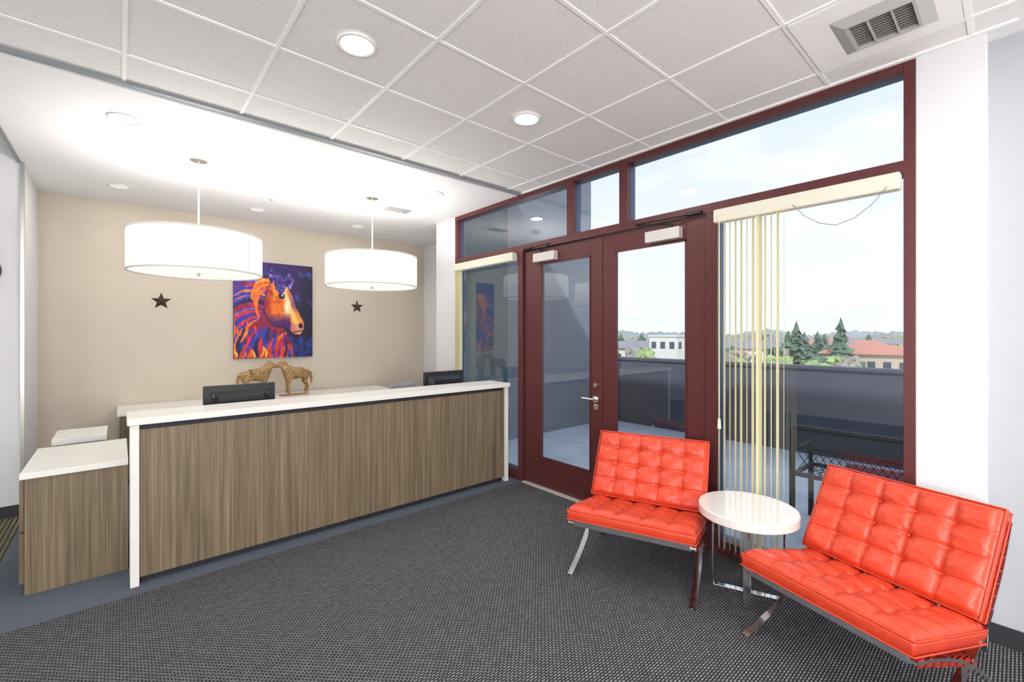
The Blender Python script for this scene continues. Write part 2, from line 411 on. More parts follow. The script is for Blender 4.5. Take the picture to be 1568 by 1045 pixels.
MB().cyl((1.27,5.5,CH-.012),.035,.012,'grid',24).cyl((1.27,5.5,CH-.03),.012,.02,'nickel',16).obj('fire_sprinkler')

# ---------------- reception desk ----------------
e=empty('reception_desk')
MB().box(.035,3.20,3.665,4.03,1.025,1.068,'laminate').obj('transaction_top',e,bevel=.003)
MB().box(.05,.095,3.685,4.0,0,1.025,'laminate').box(3.145,3.19,3.685,4.0,0,1.025,'laminate').obj('end_panels',e,bevel=.002)
b=MB()
xsp=[.098,.86,1.63,2.39,3.142]
for a,c in zip(xsp,xsp[1:]): b.box(a,c-.0015,3.70,3.725,.05,.99,'wood')
b.obj('front_panels',e)
MB().box(.095,3.145,3.74,3.78,0,1.02,'dark').box(.095,3.145,3.715,3.74,.99,1.025,'dark').obj('carcass',e)  # upper dark strip paints the shadow below the overhanging top
MB().box(.10,3.14,3.78,4.60,.72,.75,'laminate').box(.10,.13,4.02,4.55,0,.72,'wood').box(3.10,3.13,4.02,4.55,0,.72,'wood').obj('worksurface',e,bevel=.002)
e=empty('low_cabinet')
MB().box(-.455,.045,3.985,4.80,.715,.752,'laminate').obj('top',e,bevel=.003)
b=MB().box(-.435,.045,4.005,4.03,.0,.715,'wood').box(-.435,.04,4.03,4.78,.05,.715,'wood').box(-.38,.0,4.05,4.76,0,.05,'dark')
b.box(-.462,-.44,4.045,4.78,.06,.37,'wood').box(-.462,-.44,4.045,4.78,.385,.70,'wood').obj('body',e,bevel=.002)
e=empty('file_pedestal')
MB().box(-.41,-.08,5.12,5.60,.70,.75,'laminate').obj('top',e,bevel=.004)
MB().box(-.39,-.10,5.14,5.58,0,.70,'fabricgrey').box(-.37,-.12,5.13,5.14,.03,.22,'trimgrey').box(-.37,-.12,5.13,5.14,.24,.43,'trimgrey').box(-.37,-.12,5.13,5.14,.45,.68,'trimgrey').obj('body',e,bevel=.003)
e=empty('credenza')
MB().box(-.02,3.12,6.2,6.855,.735,.775,'laminate').obj('top',e,bevel=.003)
b=MB().box(.0,3.10,6.24,6.85,.06,.735,'wood').box(.06,3.06,6.28,6.85,0,.06,'dark')
for k in range(6):
    x0=.01+k*.515; b.box(x0,x0+.505,6.222,6.24,.07,.725,'wood'); b.box(x0+.2,x0+.3,6.205,6.212,.67,.68,'nickel'); b.box(x0+.2,x0+.208,6.21,6.222,.67,.68,'nickel'); b.box(x0+.292,x0+.30,6.21,6.222,.67,.68,'nickel')
b.obj('body',e)

def monitor(x0,x1):
    cx=(x0+x1)/2; w=(x1-x0)/2
    e=empty('computer_monitor',(cx,4.30,.752))
    b=MB().box(-w,w,-.012,.02,.10,.43,'black'); b.obj('panel',e,bevel=.008)
    b=MB()
    b.add([(-w*.8,-.012,.12),(w*.8,-.012,.12),(w*.8,-.012,.38),(-w*.8,-.012,.38),(-w*.62,-.05,.15),(w*.62,-.05,.15),(w*.62,-.05,.34),(-w*.62,-.05,.34)],
      [(0,1,5,4),(1,2,6,5),(2,3,7,6),(3,0,4,7),(4,5,6,7)],'black')
    b.box(-w*.78,w*.78,-.030,-.012,.335,.362,'greyplastic'); b.obj('rear_housing',e,bevel=.004)
    MB().box(-.035,.035,-.06,-.03,.01,.28,'black').cyl((0,-.03,0),.12,.014,'black',32).obj('stand',e,bevel=.004)
monitor(.50,1.02); monitor(2.50,3.02)

def ochair(x,y,rot):
    e=empty('office_chair',(x,y,0),(0,0,rot))
    b=MB()
    for k in range(5):
        a=k*2*math.pi/5; b.bar((0,0,.09),(.28*math.cos(a),.28*math.sin(a),.07),.04,.03,'black'); b.cyl((.28*math.cos(a)-.012,.28*math.sin(a),.03),.03,.024,'black',16,axis='x')
    b.cyl((0,0,.08),.025,.34,'black',16); b.obj('base',e)
    MB().box(-.24,.24,-.24,.24,.43,.51,'fabricgrey').obj('seat',e,bevel=.035,segs=4)
    b=MB(); n=8
    vs=[];fs=[]
    for j in range(9):
        z=.55+.42*j/8
        for i in range(n+1):
            u=i/n*2-1; ww=.22-.03*abs(j/8-.5); yy=.23-.05*u*u+.02*math.sin(j/8*math.pi); vs.append((u*ww,yy,z))
    m=len(vs); vs+=[(p[0],p[1]+.03,p[2]) for p in vs]
    for j in range(8):
        for i in range(n):
            a=j*(n+1)+i; fs+=[(a,a+1,a+n+2,a+n+1),(m+a,m+a+n+1,m+a+n+2,m+a+1)]
    for i in range(n):
        a=i; fs.append((a,m+a,m+a+1,a+1)); a=8*(n+1)+i; fs.append((a,a+1,m+a+1,m+a))
    for j in range(8):
        a=j*(n+1); fs.append((a,a+n+1,m+a+n+1,m+a)); a+=n; fs.append((a,m+a,m+a+n+1,a+n+1))
    b.add(vs,fs,'fabricgrey',True); b.bar((0,.1,.44),(0,.25,.60),.05,.02,'black'); b.obj('back',e)
ochair(2.80,5.05,.3)

# ---------------- wall decor ----------------
def poly(u,v,P):
    c=False; j=len(P)-1
    for i in range(len(P)):
        if (P[i][1]>v)!=(P[j][1]>v) and u<(P[j][0]-P[i][0])*(v-P[i][1])/(P[j][1]-P[i][1])+P[i][0]: c=not c
        j=i
    return c
def mixc(a,b,t):
    t=max(0,min(1,t)); return tuple(x*(1-t)+y*t for x,y in zip(a,b))
HEAD=[(.44,.22),(.54,.19),(.63,.22),(.70,.31),(.76,.44),(.84,.56),(.88,.63),(.88,.70),(.83,.755),(.76,.755),(.70,.71),(.62,.66),(.54,.67),(.45,.64),(.38,.55),(.36,.42),(.39,.30)]
EAR1=[(.43,.24),(.42,.13),(.46,.05),(.53,.13),(.55,.21)]
EAR2=[(.60,.21),(.66,.11),(.74,.05),(.75,.16),(.69,.28)]
NECK=[(.36,.26),(.33,.50),(.44,.64),(.60,.67),(.66,.74),(.72,.85),(.76,1.1),(-.1,1.1),(-.1,.55),(.02,.34),(.16,.18),(.34,.08),(.46,.16)]
def nz(u,v,s,o=0): return noise.fractal(Vector((u*s+o,v*s*1.0+o*.7,o)),1.0,2.0,4)
def pal(t,cols):
    t=(t%1.0)*len(cols); i=int(t); f=t-i; f=max(0,min(1,(f-.6)/.4)); return mixc(cols[i%len(cols)],cols[(i+1)%len(cols)],f)
BL=(36,52,150); NV=(26,18,72); PU=(92,38,140); RD=(196,40,38); OR=(230,102,30); YL=(246,164,54); CR=(140,24,66); SK=(80,100,200)
STR=[]
rs=random.Random(3)
def arc(p0,p1,bend,n=7):
    dx,dy=p1[0]-p0[0],p1[1]-p0[1]; out=[]
    for i in range(n+1):
        t=i/n; b=bend*4*t*(1-t); out.append((p0[0]+dx*t-dy*b,p0[1]+dy*t+dx*b))
    return out
manecols=[BL,RD,NV,OR,PU,RD,BL,CR,OR,PU,NV,RD,SK,BL,RD,NV,BL,CR]
for i in range(34):
    f=i/33
    p0=(.47-.16*f+rs.uniform(-.02,.02),.13+.46*f)
    L=.34+.16*math.sin(f*3.1)
    p1=(p0[0]-L+rs.uniform(-.05,.05),p0[1]+.12+.20*f+rs.uniform(-.04,.04))
    STR.append((arc(p0,p1,.18+rs.uniform(-.08,.08)),.014+rs.uniform(0,.014),manecols[(i*5)%len(manecols)]))
for i in range(9):
    f=i/8; STR.append((arc((.47-.08*f,.17+.10*f),(.20+.10*f,.36+.22*f),.22+.05*f),.013+.006*(i%3),[OR,YL,OR,RD,YL,OR,OR,PU,OR][i]))
chest=[RD,BL,OR,CR,NV,RD,BL,PU,BL,RD,OR,NV]
for i in range(38):
    x=.0+.70*rs.random(); y=.62+rs.uniform(0,.20)+.08*(x>.5)
    p1=(x-.08+rs.uniform(-.08,.10),y+.22+rs.uniform(-.08,.1))
    STR.append((arc((x,y),p1,rs.uniform(-.2,.25)),.013+rs.uniform(0,.018),chest[(i*5)%len(chest)]))
for i in range(8):
    x=.03+.07*i; STR.append((arc((x,.99),(x+rs.uniform(-.05,.05),.90+rs.uniform(-.04,.04)),.2),.014,rs.choice([YL,OR,RD,OR])))
SB=[(min(p[0] for p in P)-w,max(p[0] for p in P)+w,min(p[1] for p in P)-w,max(p[1] for p in P)+w) for P,w,c in STR]
def sdist(u,v,P):
    best=9;bt=0
    for i in range(len(P)-1):
        ax,ay=P[i];bx,by=P[i+1];dx,dy=bx-ax,by-ay
        t=max(0,min(1,((u-ax)*dx+(v-ay)*dy)/(dx*dx+dy*dy))); d=math.hypot(u-ax-dx*t,v-ay-dy*t)
        if d<best: best=d;bt=(i+t)/(len(P)-1)
    return best,bt
def paint(u,v):
    wu=u+.010*nz(u,v,9,3); wv=v+.010*nz(u,v,9,8)
    n=nz(u,v,3,1); n2=nz(u,v,16,5); n3=nz(u,v,7,11)
    c=mixc((46,28,108),(92,42,138),.45+n*1.6); c=mixc(c,(18,14,48),max(0,(u-.42)*1.8+(v-.3)*.5)); c=mixc(c,SK,max(0,n3*1.2-.32))
    if u<.34 and v<.30: c=mixc(c,(56,44,150),.6+n3)
    if u>.66 and v>.78: c=mixc(c,(32,60,150),.5+n2)
    if poly(wu,wv,NECK):
        c=mixc(CR,NV,.5+n*2); c=mixc(c,RD,max(0,(v-.62)*1.6))
        if v>.86: c=mixc(c,(226,86,30),.6)
    for (P,w,col),bb in zip(STR,SB):
        if bb[0]<wu<bb[1] and bb[2]<wv<bb[3]:
            d,t=sdist(wu,wv,P); ww=w*(1-.75*abs(2*t-1)**2)
            if d<ww: c=mixc(col,tuple(min(255,x*1.3) for x in col),n2*2+.2)
    for E in(EAR1,EAR2):
        if poly(wu,wv,E): c=mixc((36,26,90),(150,120,205),.3+n2*2.5)
    if poly(wu,wv,HEAD):
        along=(wv-.25)
        c=mixc((214,82,22),(242,142,42),.45+n3*1.8+n2)
        cx=.60+along*.46
        c=mixc(c,(255,210,108),math.exp(-((wu-cx)**2)/.003)*.9)
        c=mixc(c,(255,250,238),math.exp(-((wu-.655)**2/.0014+(wv-.46)**2/.009))*.97)
        c=mixc(c,(104,52,150),math.exp(-((wu-(.70+(wv-.36)*.5))**2/.0006+(wv-.42)**2/.010))*.8)
        if wu<.48: c=mixc(c,(150,30,44),(.48-wu)*8+max(0,n2))
        if wv>.53 and wu<.70: c=mixc(c,(70,24,104),(wv-.52)*9)
        if .45<wu<.57 and .42<wv<.54: c=mixc(c,(250,140,40),.5)
        if wv>.64 and wu>.70: c=mixc(c,(206,124,140),.6)
        if (wu-.835)**2+(wv-.66)**2<.0009: c=(40,16,50)
        if ((wu-.585)/.045)**2+((wv-.345)/.028)**2<1: c=(24,12,34)
        if ((wu-.595)/.012)**2+((wv-.338)/.009)**2<1: c=(240,240,250)
        if abs(wv-(.725-.2*(wu-.78)))<.007 and wu>.74: c=(70,18,54)
    else:
        if poly(wu+.012,wv,HEAD) or poly(wu-.012,wv,HEAD) or poly(wu,wv-.014,HEAD): c=mixc(c,(26,14,50),.75)
    if poly(wu,wv,[(.46,.14),(.56,.10),(.64,.20),(.62,.30),(.56,.33),(.50,.27)]): c=pal(u*5+v*3+n2,[(84,50,150),(26,20,70),(130,90,190),(40,50,140)])
    return lin(c)
nx,ny=190,250
PW,PH=.99,1.31; px0,pz1=1.13,2.585
vs=[];cols=[]
for j in range(ny+1):
    for i in range(nx+1):
        u=i/nx;v=j/ny; vs.append((px0+u*PW,6.829,pz1-v*PH)); cols.append(paint(u,v))
fs=[(j*(nx+1)+i,(j+1)*(nx+1)+i,(j+1)*(nx+1)+i+1,j*(nx+1)+i+1) for j in range(ny) for i in range(nx)]
me=bpy.data.meshes.new('canvas'); me.from_pydata(vs,[],fs)
at=me.color_attributes.new('Col','FLOAT_COLOR','POINT')
at.data.foreach_set('color',[x for c in cols for x in c])
m,nt,bs=newmat('oil_paint'); a=nt.nodes.new('ShaderNodeAttribute'); a.attribute_name='Col'
nt.links.new(a.outputs['Color'],bs.inputs['Base Color']); bs.inputs['Roughness'].default_value=.5
me.materials.append(m)
pe=empty('horse_painting'); o=bpy.data.objects.new('canvas',me); S.collection.objects.link(o); o.parent=pe
M['canvasedge']=mat('canvas_edge',(60,30,90),.7,var=.4,vscale=8)
MB().box(px0,px0+PW,6.83,6.868,pz1-PH,pz1,'canvasedge').obj('stretcher',pe)
def star(x,z,r=.105):
    b=MB(); vs=[]
    for k in range(10):
        rr=r if k%2==0 else r*.42; a=math.pi/2+k*math.pi/5; vs.append((rr*math.cos(a),0,rr*math.sin(a)))
    vs.append((0,-.03,0)); fs=[(k,(k+1)%10,10) for k in range(10)]+[tuple(range(10))]
    b.add(vs,fs,'star'); b.obj('wall_star',loc=(x,6.868,z))
star(.38,2.00); star(2.80,2.03)
b=MB(); b.cyl((-.905,5.80,2.15),.14,.02,'black',48,axis='y'); b.cyl((-.905,5.797,2.15),.125,.004,'gloss',48,axis='y')
b.box(-.908,-.902,5.792,5.795,2.15,2.23,'black').box(-.905,-.85,5.792,5.795,2.147,2.153,'black').obj('wall_clock')

# horses
def horse(loc,flip):
    V=[];E=[];R=[]
    def pt(p,r,par=None):
        V.append((p[0]*flip,p[1],p[2])); R.append(r*1.12)
        if par is not None: E.append((par,len(V)-1))
        return len(V)-1
    mid=pt((0,0,.275),.066); hip=pt((-.105,0,.285),.068,mid); rump=pt((-.15,0,.28),.05,hip); chest=pt((.09,0,.285),.068,mid)
    nb=pt((.125,0,.34),.058,chest); nk=pt((.155,0,.39),.044,nb); poll=pt((.175,0,.43),.030,nk)
    h1=pt((.205,0,.405),.027,poll); h2=pt((.235,0,.365),.019,h1)
    for s in(-1,1):
        pt((.168,.016*s,.462),.007,poll)
        a=pt((.095,.040*s,.21),.028,chest); c=pt((.10,.040*s,.13),.017,a); d=pt((.095,.040*s,.06),.014,c); pt((.10,.040*s,.014),.019,d)
        a=pt((-.125,.040*s,.21),.034,hip); c=pt((-.11,.040*s,.165),.022,a); d=pt((-.15,.040*s,.11),.015,c); f=pt((-.14,.040*s,.05),.013,d); pt((-.13,.040*s,.014),.019,f)
    t=pt((-.19,0,.29),.014,rump); t=pt((-.205,0,.22),.016,t); pt((-.20,0,.13),.010,t)
    me=bpy.data.meshes.new('body'); me.from_pydata(V,E,[]); me.materials.append(M['carved'])
    e=empty('carved_wooden_horse',loc)
    o=bpy.data.objects.new('body',me); S.collection.objects.link(o); o.parent=e
    sk=o.modifiers.new('skin','SKIN'); 
    for i,r in enumerate(R):
        sv=me.skin_vertices[0].data[i]; sv.radius=(r,r); sv.use_root=(i==0)
    ss=o.modifiers.new('sub','SUBSURF'); ss.levels=2; ss.render_levels=2
    sk.use_smooth_shade=True
    MB().box(-.19,.15,-.07,.07,-.012,.0,'carved').obj('base',e)
    b=MB(); P=[(.10,.39),(.13,.435),(.16,.465)]
    for p,q in zip(P,P[1:]): b.bar((p[0]*flip,0,p[1]-.005),(q[0]*flip,0,q[1]-.005),.018,.03,'carved')
    b.obj('mane',e,bevel=.004)
horse((1.32,6.5,.788),1); horse((1.80,6.5,.788),-1)

# ---------------- lounge chairs ----------------
def crom(P,n=10):
    P=[Vector(p) for p in P]; P=[2*P[0]-P[1]]+P+[2*P[-1]-P[-2]]; out=[]
    for i in range(1,len(P)-2):
        for k in range(n):
            t=k/n; a,b,c,d=P[i-1],P[i],P[i+1],P[i+2]
            out.append(.5*((2*b)+(c-a)*t+(2*a-5*b+4*c-d)*t*t+(3*b-a-3*c+d)*t**3))
    out.append(P[-2]); return out
def sweep(b,P,xc,w,t,k):
    C=crom(P); vs=[];fs=[]
    for i,p in enumerate(C):
        d=(C[min(i+1,len(C)-1)]-C[max(i-1,0)]).normalized(); nrm=Vector((-d.y,d.x))
        for sx,sn in((-1,-1),(1,-1),(1,1),(-1,1)):
            q=p+nrm*sn*t/2; vs.append((xc+sx*w/2,q.x,max(q.y,.0)))
    for i in range(len(C)-1):
        for j in range(4): a=i*4;fs.append((a+j,a+(j+1)%4,a+4+(j+1)%4,a+4+j))
    fs+=[(3,2,1,0),tuple(len(vs)-4+j for j in range(4))]
    b.add(vs,fs,k,False)
def cushion(W,D,T,nx,ny,name,parent,Tm):
    K=16; NX=nx*K; NY=ny*K
    def H(u,v):
        a=(u*nx)%1; c=(v*ny)%1
        sa=abs(math.sin(math.pi*a)); sc=abs(math.sin(math.pi*c))
        puff=(sa**.42)*(sc**.42)
        h=-.022*(1-puff)
        du=min(a,1-a)/nx*W; dv=min(c,1-c)/ny*D
        ui=round(u*nx); vi=round(v*ny)
        if 0<ui<nx and 0<vi<ny:
            h-=.020*math.exp(-(du*du+dv*dv)/(.018**2))
            ang=math.atan2(dv,du); rr=math.hypot(du,dv)
            h-=.003*math.exp(-(rr/.045)**2)*(1+math.cos(ang*8+ui*1.7+vi))
        h+=.005*noise.noise(Vector((u*13,v*13,nx)))+.002*noise.noise(Vector((u*34,v*34,nx)))
        eu=min(u,1-u)*W; ev=min(v,1-v)*D; e=min(eu,ev)
        r=.03
        if e<r: h-= r-math.sqrt(max(0,r*r-(r-e)**2))
        return h
    vs=[];fs=[]
    for j in range(NY+1):
        for i in range(NX+1):
            u=i/NX;v=j/NY; vs.append(((u-.5)*W,(v-.5)*D,T+H(u,v)))
    for j in range(NY):
        for i in range(NX): a=j*(NX+1)+i; fs.append((a,a+1,a+NX+2,a+NX+1))
    per=[i for i in range(NX+1)]+[j*(NX+1)+NX for j in range(1,NY+1)]+[NY*(NX+1)+i for i in range(NX-1,-1,-1)]+[j*(NX+1) for j in range(NY-1,0,-1)]
    prev=per; n=len(per)
    rings=[(.004,.60),(.006,.5),(-.001,.12),(-.016,.0)]
    for off,zf in rings:
        cur=[]
        for idx in per:
            x,y,z=vs[idx]; 
            sx=(1 if x>W/2-1e-4 else(-1 if x<-W/2+1e-4 else 0)); sy=(1 if y>D/2-1e-4 else(-1 if y<-D/2+1e-4 else 0))
            vs.append((x+sx*off,y+sy*off,T*zf)); cur.append(len(vs)-1)
        for k in range(n): fs.append((prev[k],prev[(k+1)%n],cur[(k+1)%n],cur[k]))
        prev=cur
    fs.append(tuple(prev))
    b=MB(); b.add(vs,fs,'leather',True,Tm)
    for zz in(.62,.08):
        pts=[(-W/2-.003,-D/2-.003,T*zz),(W/2+.003,-D/2-.003,T*zz),(W/2+.003,D/2+.003,T*zz),(-W/2-.003,D/2+.003,T*zz)]
        for k in range(4): b.rod(pts[k],pts[(k+1)%4],.004,'leather',8,Tm)
    for i in range(1,nx):
        for j in range(1,ny):
            b.cyl(((i/nx-.5)*W,(j/ny-.5)*D,T-.046),.009,.010,'leather',12,r2=.006,T=Tm)
    o=b.obj(name,parent); return o
def lounge(loc,ang,W=.79):
    e=empty('tufted_lounge_chair',loc,(0,0,ang))
    hx=W/2-.005
    A=[(-.41,.755),(-.325,.56),(-.215,.385),(-.06,.225),(.13,.10),(.37,.006)]
    B=[(.36,.350),(.21,.322),(.07,.278),(-.07,.21),(-.20,.12),(-.34,.006)]
    b=MB()
    for s in(-1,1):
        sweep(b,A,s*(hx-.01),.034,.012,'chrome'); sweep(b,B,s*(hx-.01),.0338,.012,'chrome')
    for (yy,z) in((.345,.345),(-.12,.27),(-.395,.73)): b.box(-hx+.02,hx-.02,yy-.006,yy+.006,z-.017,z+.017,'chrome')
    b.obj('steel_frame',e)
    b=MB()
    for k in range(8):
        t=k/7; yy=.32-.40*t; z=.353-.112*t
        b.box(-hx,hx,yy-.019,yy+.019,z-.001,z+.003,'leatherdk')
        for s in(-1,1): b.box(s*hx-.004,s*hx+.004,yy-.019,yy+.019,z-.03,z+.003,'leatherdk')
    for k in range(7):
        t=k/6; yy=-.235-.16*t; z=.41+.315*t
        T=Matrix.Translation((0,yy+.006,z))@Matrix.Rotation(-.45,4,'X')
        b.box(-hx,hx,-.002,.002,-.019,.019,'leatherdk',T)
    b.obj('straps',e)
    tilt=math.atan2(.095,.53)
    Ts=Matrix.Translation((0,.110,.322))@Matrix.Rotation(tilt,4,'X')
    cushion(W,.55,.105,5,4,'seat_cushion',e,Ts)
    d=Vector((0,-.245,.44)).normalized(); nrm=Vector((0,d.z,-d.y)); X=d.cross(nrm)
    R=Matrix((X,d,nrm)).transposed().to_4x4()
    Tb=Matrix.Translation(Vector((0,-.285,.580)))@R
    cushion(W,.485,.10,5,4,'back_cushion',e,Tb)
    return e
lounge((2.716,1.730,0),math.radians(109.6),.79)
lounge((2.722,.50,0),math.radians(72.0),.745)

# side table
e=empty('round_side_table',(2.922,1.112,0),(0,0,.35))
b=MB(); n=64; r=.28
prof=[(0,.475),(r-.006,.475),(r,.481),(r,.526),(r-.005,.532),(0,.532)]
vs=[(0,0,.475)];fs=[]
for rr,z in prof[1:-1]:
    for i in range(n): a=2*math.pi*i/n; vs.append((rr*math.cos(a),rr*math.sin(a),z))
vs.append((0,0,.532))
for i in range(n):
    fs.append((0,1+(i+1)%n,1+i)); 
    for j in range(3): fs.append((1+j*n+i,1+j*n+(i+1)%n,1+(j+1)*n+(i+1)%n,1+(j+1)*n+i))
    fs.append((1+3*n+i,1+3*n+(i+1)%n,len(vs)-1))
b.add(vs,fs,'gloss',False); b.obj('top',e)
b=MB()
for k in range(4):
    T=Matrix.Rotation(k*math.pi/2,4,'Z')
    b.box(0,.20,-.02,.02,0,.010,'chrome',T); b.box(.19,.20,-.02,.02,.0,.475,'chrome',T); b.box(0,.20,-.02,.02,.465,.475,'chrome',T)
b.obj('base',e,bevel=.001)

# ---------------- balcony & exterior ----------------
simplebox('balcony_floor',3.42,7.0,-5,5.15,-.2,-.02,'balc')
MB().box(7.0,7.2,-5,5.15,-.2,1.13,'parapet').box(6.97,7.23,-5,5.15,1.13,1.17,'parapet').obj('balcony_parapet')
simplebox('exterior_wall',4.17,6.45,5.15,5.45,-.2,6.5,'stucco')
simplebox('exterior_parapet_end',6.45,7.2,5.15,5.35,-.2,1.15,'parapet')
e=empty('mesh_patio_bench',(4.15,.45,-.02))
b=MB(); L=.78
b.rod((0,-L,.86),(0,L,.86),.022,'meshblk'); b.rod((0,-L,.48),(0,L,.48),.018,'meshblk'); b.rod((0,-L,.70),(0,L,.70),.012,'meshblk')
for s in(-L,L):
    b.rod((0,s,0),(0,s,.86),.022,'meshblk'); b.rod((.5,s,0),(.5,s,.46),.022,'meshblk'); b.rod((0,s,.46),(.5,s,.46),.018,'meshblk'); b.rod((0,s,.66),(.45,s,.66),.018,'meshblk'); b.rod((.45,s,.66),(.5,s,.46),.018,'meshblk')
b.rod((.5,-L,.46),(.5,L,.46),.018,'meshblk')
for k in range(100):
    y0=-L+k*2*L/100
    if y0+.05<=L:
        b.bar((0,y0,.70),(0,y0+.05,.86),.005,.003,'meshblk'); b.bar((0,y0+.05,.70),(0,y0,.86),.005,.003,'meshblk')
N=30
for k in range(0,N):
    y0=-L+k*2*L/N
    for sgn in(1,-1):
        ya,yb=(y0,y0+.14) if sgn>0 else (y0+.14,y0)
        if max(ya,yb)<=L: 
            b.bar((0,ya,.48),(0,yb,.70),.007,.004,'meshblk')
            b.bar((0,ya,.46),(.5,yb,.46),.007,.004,'meshblk')
b.obj('frame',e)
MB().box(.06,.48,-.72,.50,.465,.53,'padred').obj('seat_pad',e,bevel=.02,segs=3)
# ground and landscape
MB().add([(15,-900,-7),(2500,-900,-7),(2500,1800,-7),(15,1800,-7)],[(0,1,2,3)],'ground').obj('valley_ground')
def place(t,z): return (z*(.6606+.7507*t), z*(.7507-.6606*t))
vs=[];fs=[];n=120
for i in range(n+1):
    a=math.radians(-25+100*i/n); R1=1400
    hh=46+26*noise.noise(Vector((i*.13,2,0)))+14*noise.noise(Vector((i*.45,5,0)))
    hh+=52*math.exp(-((math.degrees(a)-9)/6)**2)+22*math.exp(-((math.degrees(a)-34)/5)**2)
    vs+= [(R1*math.cos(a),R1*math.sin(a),-7),((R1+120)*math.cos(a),(R1+120)*math.sin(a),hh*.7),((R1+300)*math.cos(a),(R1+300)*math.sin(a),hh)]
for i in range(n): a=3*i; fs+=[(a,a+3,a+4,a+1),(a+1,a+4,a+5,a+2)]
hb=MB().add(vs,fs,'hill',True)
vs=[];fs=[];n=400
for i in range(n+1):
    a=math.radians(-25+100*i/n); R1=560
    hh=4+5*noise.noise(Vector((i*.06,9,0)))+3.5*noise.noise(Vector((i*.6,5,0)))+2.5*noise.noise(Vector((i*1.7,1,0)))
    vs+= [(R1*math.cos(a),R1*math.sin(a),-7),((R1+40)*math.cos(a),(R1+40)*math.sin(a),hh)]
for i in range(n): a=2*i; fs+=[(a,a+2,a+3,a+1)]
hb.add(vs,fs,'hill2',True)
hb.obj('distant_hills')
def conifer(b,x,y,h,w):
    L=12
    for k in range(L):
        f=k/L; z0=-7+h*(.08+.86*f); r=w*(1-f)**.75*random.uniform(.8,1.15)+.15; nn=13
        ox,oy=random.uniform(-.2,.2)*r,random.uniform(-.2,.2)*r
        vs=[]
        for i in range(nn):
            rr=r*(1+.5*random.uniform(-1,1)); a=2*math.pi*i/nn
            vs.append((x+ox+rr*math.cos(a),y+oy+rr*math.sin(a),z0+random.uniform(-.5,.3)))
        vs.append((x,y,z0+h*.16))
        b.add(vs,[(i,(i+1)%nn,nn) for i in range(nn)]+[tuple(range(nn))],'conifer')
    b.rod((x,y,-7),(x,y,-7+h*.2),.3,'bare',6)
b=MB()
for t,z,h,w in((.638,100,11.4,2.4),(.7365,90,11.8,2.1),(.655,96,9.0,2.2),(.62,120,9.4,2.6),(.70,105,8.6,2.4),(.725,98,8.2,2.2),(.47,140,8.6,3),(.56,150,8.6,3.4),(.80,140,8.4,3),(.29,150,8.8,3.4),(.95,100,9.5,3),(.685,110,9.2,2.6),(.245,130,8.8,3)):
    x,y=place(t,z); conifer(b,x,y,h,w)
def blob(b,x,y,h,w,k):
    for q in range(5):
        ox,oy,oz=(random.uniform(-.6,.6)*w,random.uniform(-.6,.6)*w,random.uniform(-.16,.16)*h)
        bm=bmesh.new(); bmesh.ops.create_icosphere(bm,subdivisions=2,radius=1)
        vs=[]
        for v in bm.verts:
            p=v.co; d=1+.9*noise.noise(p*3.2+Vector((x+q,y,0)))+random.uniform(-.12,.12)
            vs.append((x+ox+p.x*w*.5*d,y+oy+p.y*w*.5*d,max(-7,-7+h*.6+oz+p.z*h*.26*d)))
        fs=[[v.index for v in f.verts] for f in bm.faces]; bm.free()
        b.add(vs,fs,k)
    b.rod((x,y,-7),(x,y,-7+h*.5),.15,'bare',5)
for i in range(520):
    t=random.uniform(-.1,1.15); z=random.choice([random.uniform(72,130),random.uniform(120,240),random.uniform(200,420)])
    x,y=place(t,z)
    if (z<125 and (.315<t<.41 or t>.76)): continue
    h=random.uniform(2.8,5.6) if z<130 else random.uniform(3.5,7.0) if z<240 else random.uniform(5,9)
    blob(b,x,y,h,random.uniform(1.4,2.6)*(1+z/300),random.choice(['bare','bare','bare','spring','spring','conifer']))
b.obj('valley_trees')
TB=MB()
def bld(t,z,w,d,h,k,roof=None,fl=2,rot=0):
    x,y=place(t,z); b=TB; T=Matrix.Translation((x,y,-7))@Matrix.Rotation(rot,4,'Z')
    b.box(-d/2,d/2,-w/2,w/2,0,h,k,T)
    nw=max(3,int(w/2.2))
    for f in range(fl):
        for i in range(nw):
            yy=-w/2+(i+.5)*w/nw; z0=h*(f+.3)/fl; b.box(-d/2-.05,-d/2,yy-.6,yy+.6,z0,z0+h*.4/fl,'bwin',T)
        nd=max(2,int(d/2.5))
        for i in range(nd):
            xx=-d/2+(i+.5)*d/nd; z0=h*(f+.3)/fl; b.box(xx-.6,xx+.6,-w/2-.05,-w/2,z0,z0+h*.4/fl,'bwin',T)
    if roof:
        b.add([(-d/2-.6,-w/2-.6,h),(d/2+.6,-w/2-.6,h),(d/2+.6,w/2+.6,h),(-d/2-.6,w/2+.6,h),(0,-w/2+2,h+1.8),(0,w/2-2,h+1.8)],[(0,1,4),(1,2,5,4),(2,3,5),(3,0,4,5),(0,3,2,1)],roof,T=T)
    else: b.box(-d/2-.2,d/2+.2,-w/2-.2,w/2+.2,h,h+.35,'bwhite',T)
bld(.36,108,7,9,8.0,'bwhite')
bld(.87,88,24,10,4.6,'bbeige','roofred',1)
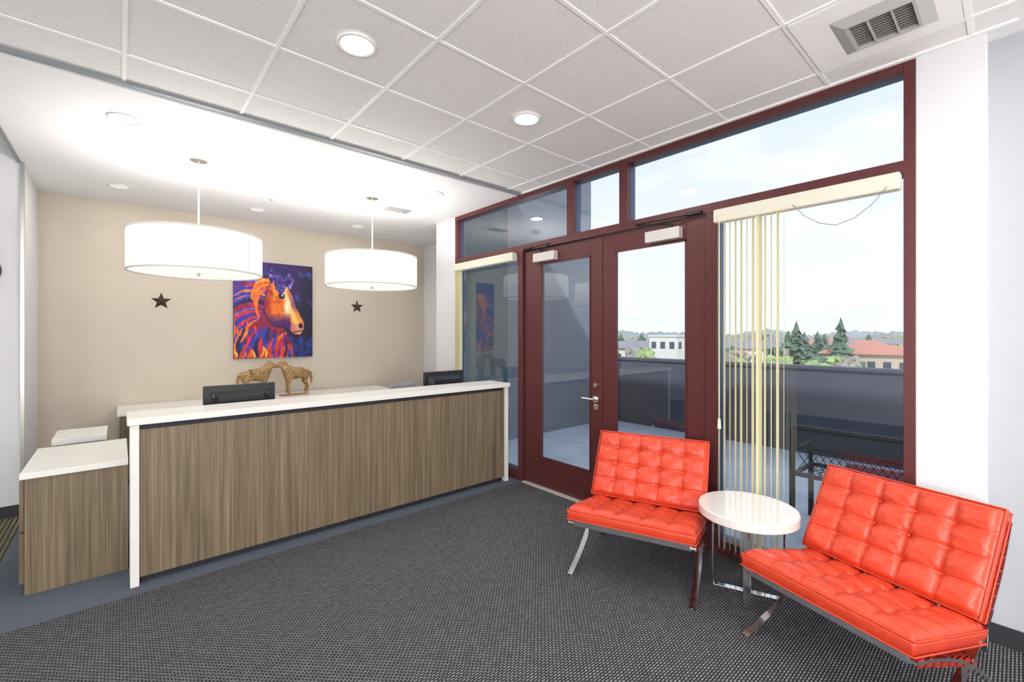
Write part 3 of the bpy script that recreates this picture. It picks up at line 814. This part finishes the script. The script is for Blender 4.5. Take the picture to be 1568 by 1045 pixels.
for t,z,w,k,r,ro in((.49,130,14,'bbeige','roofgrey',.3),(.60,140,16,'bwhite','roofgrey',.1),(.76,140,16,'bwhite','roofred',-.2),(.28,160,18,'bwhite','roofgrey',.5),(.98,150,18,'bbeige','roofgrey',0),(.44,180,20,'bwhite','roofgrey',.2),(.66,190,22,'bbeige','roofgrey',-.3),(.70,150,12,'bwhite','roofgrey',.2),(.33,200,26,'bbeige','roofred',.1),(.55,210,24,'bwhite','roofgrey',.4),(.80,200,22,'bwhite','roofgrey',.4),(.25,120,10,'bwhite','roofgrey',.1),
  (.52,115,10,'bwhite','roofgrey',.2),(.575,125,9,'bwhite','roofgrey',-.3),(.67,125,9,'bbeige','roofred',.3),(.74,118,8,'bwhite','roofgrey',.1),(.40,150,12,'bbeige','roofgrey',.4),(.30,120,8,'bwhite','roofgrey',.2),(.63,170,14,'bwhite','roofgrey',.3),(.83,170,16,'bwhite','roofgrey',0),(.72,220,24,'bwhite','roofred',.3)):
    bld(t,z,w,9,5.0,k,r,1,ro)
TB.obj('valley_town')

# ---------------- world ----------------
w=bpy.data.worlds.new('sky'); S.world=w; w.use_nodes=True; nt=w.node_tree
bg=nt.nodes['Background']
tc=nt.nodes.new('ShaderNodeTexCoord'); sp=nt.nodes.new('ShaderNodeSeparateXYZ'); nt.links.new(tc.outputs['Generated'],sp.inputs[0])
r=nt.nodes.new('ShaderNodeValToRGB'); e=r.color_ramp.elements
e[0].position=0; e[0].color=lin((246,249,253)); e[1].position=.75; e[1].color=lin((200,218,246))
x=e.new(.2); x.color=lin((236,242,252))
nt.links.new(sp.outputs['Z'],r.inputs['Fac'])
mp=nt.nodes.new('ShaderNodeMapping'); mp.inputs['Scale'].default_value=(1.5,1.5,5)
nt.links.new(tc.outputs['Generated'],mp.inputs['Vector'])
n=nt.nodes.new('ShaderNodeTexNoise'); n.inputs['Scale'].default_value=2.2; n.inputs['Detail'].default_value=7; nt.links.new(mp.outputs['Vector'],n.inputs['Vector'])
cr=nt.nodes.new('ShaderNodeValToRGB'); cr.color_ramp.elements[0].position=.45; cr.color_ramp.elements[1].position=.68
nt.links.new(n.outputs['Fac'],cr.inputs['Fac'])
mx=nt.nodes.new('ShaderNodeMixRGB'); mx.inputs['Color2'].default_value=(1,1,1,1)
nt.links.new(cr.outputs['Color'],mx.inputs['Fac']); nt.links.new(r.outputs['Color'],mx.inputs['Color1']); nt.links.new(mx.outputs['Color'],bg.inputs['Color'])
bg.inputs['Strength'].default_value=1.2
sl=bpy.data.lights.new('sun','SUN'); sl.energy=3.8; sl.angle=.02; sl.color=(1,.97,.93)
so=bpy.data.objects.new('sun',sl); so.rotation_euler=Vector((.62,.45,-.75)).to_track_quat('-Z','Y').to_euler(); S.collection.objects.link(so)

# ---------------- camera ----------------
cd=bpy.data.cameras.new('camera'); cd.sensor_width=36; cd.lens=683/1568*36; cd.shift_y=-10.5/1568; cd.clip_end=5000; cd.clip_start=.05
co=bpy.data.objects.new('camera',cd); co.location=(0,0,1.6)
co.rotation_euler=(math.pi/2,0,-math.radians(41.35)); S.collection.objects.link(co); S.camera=co
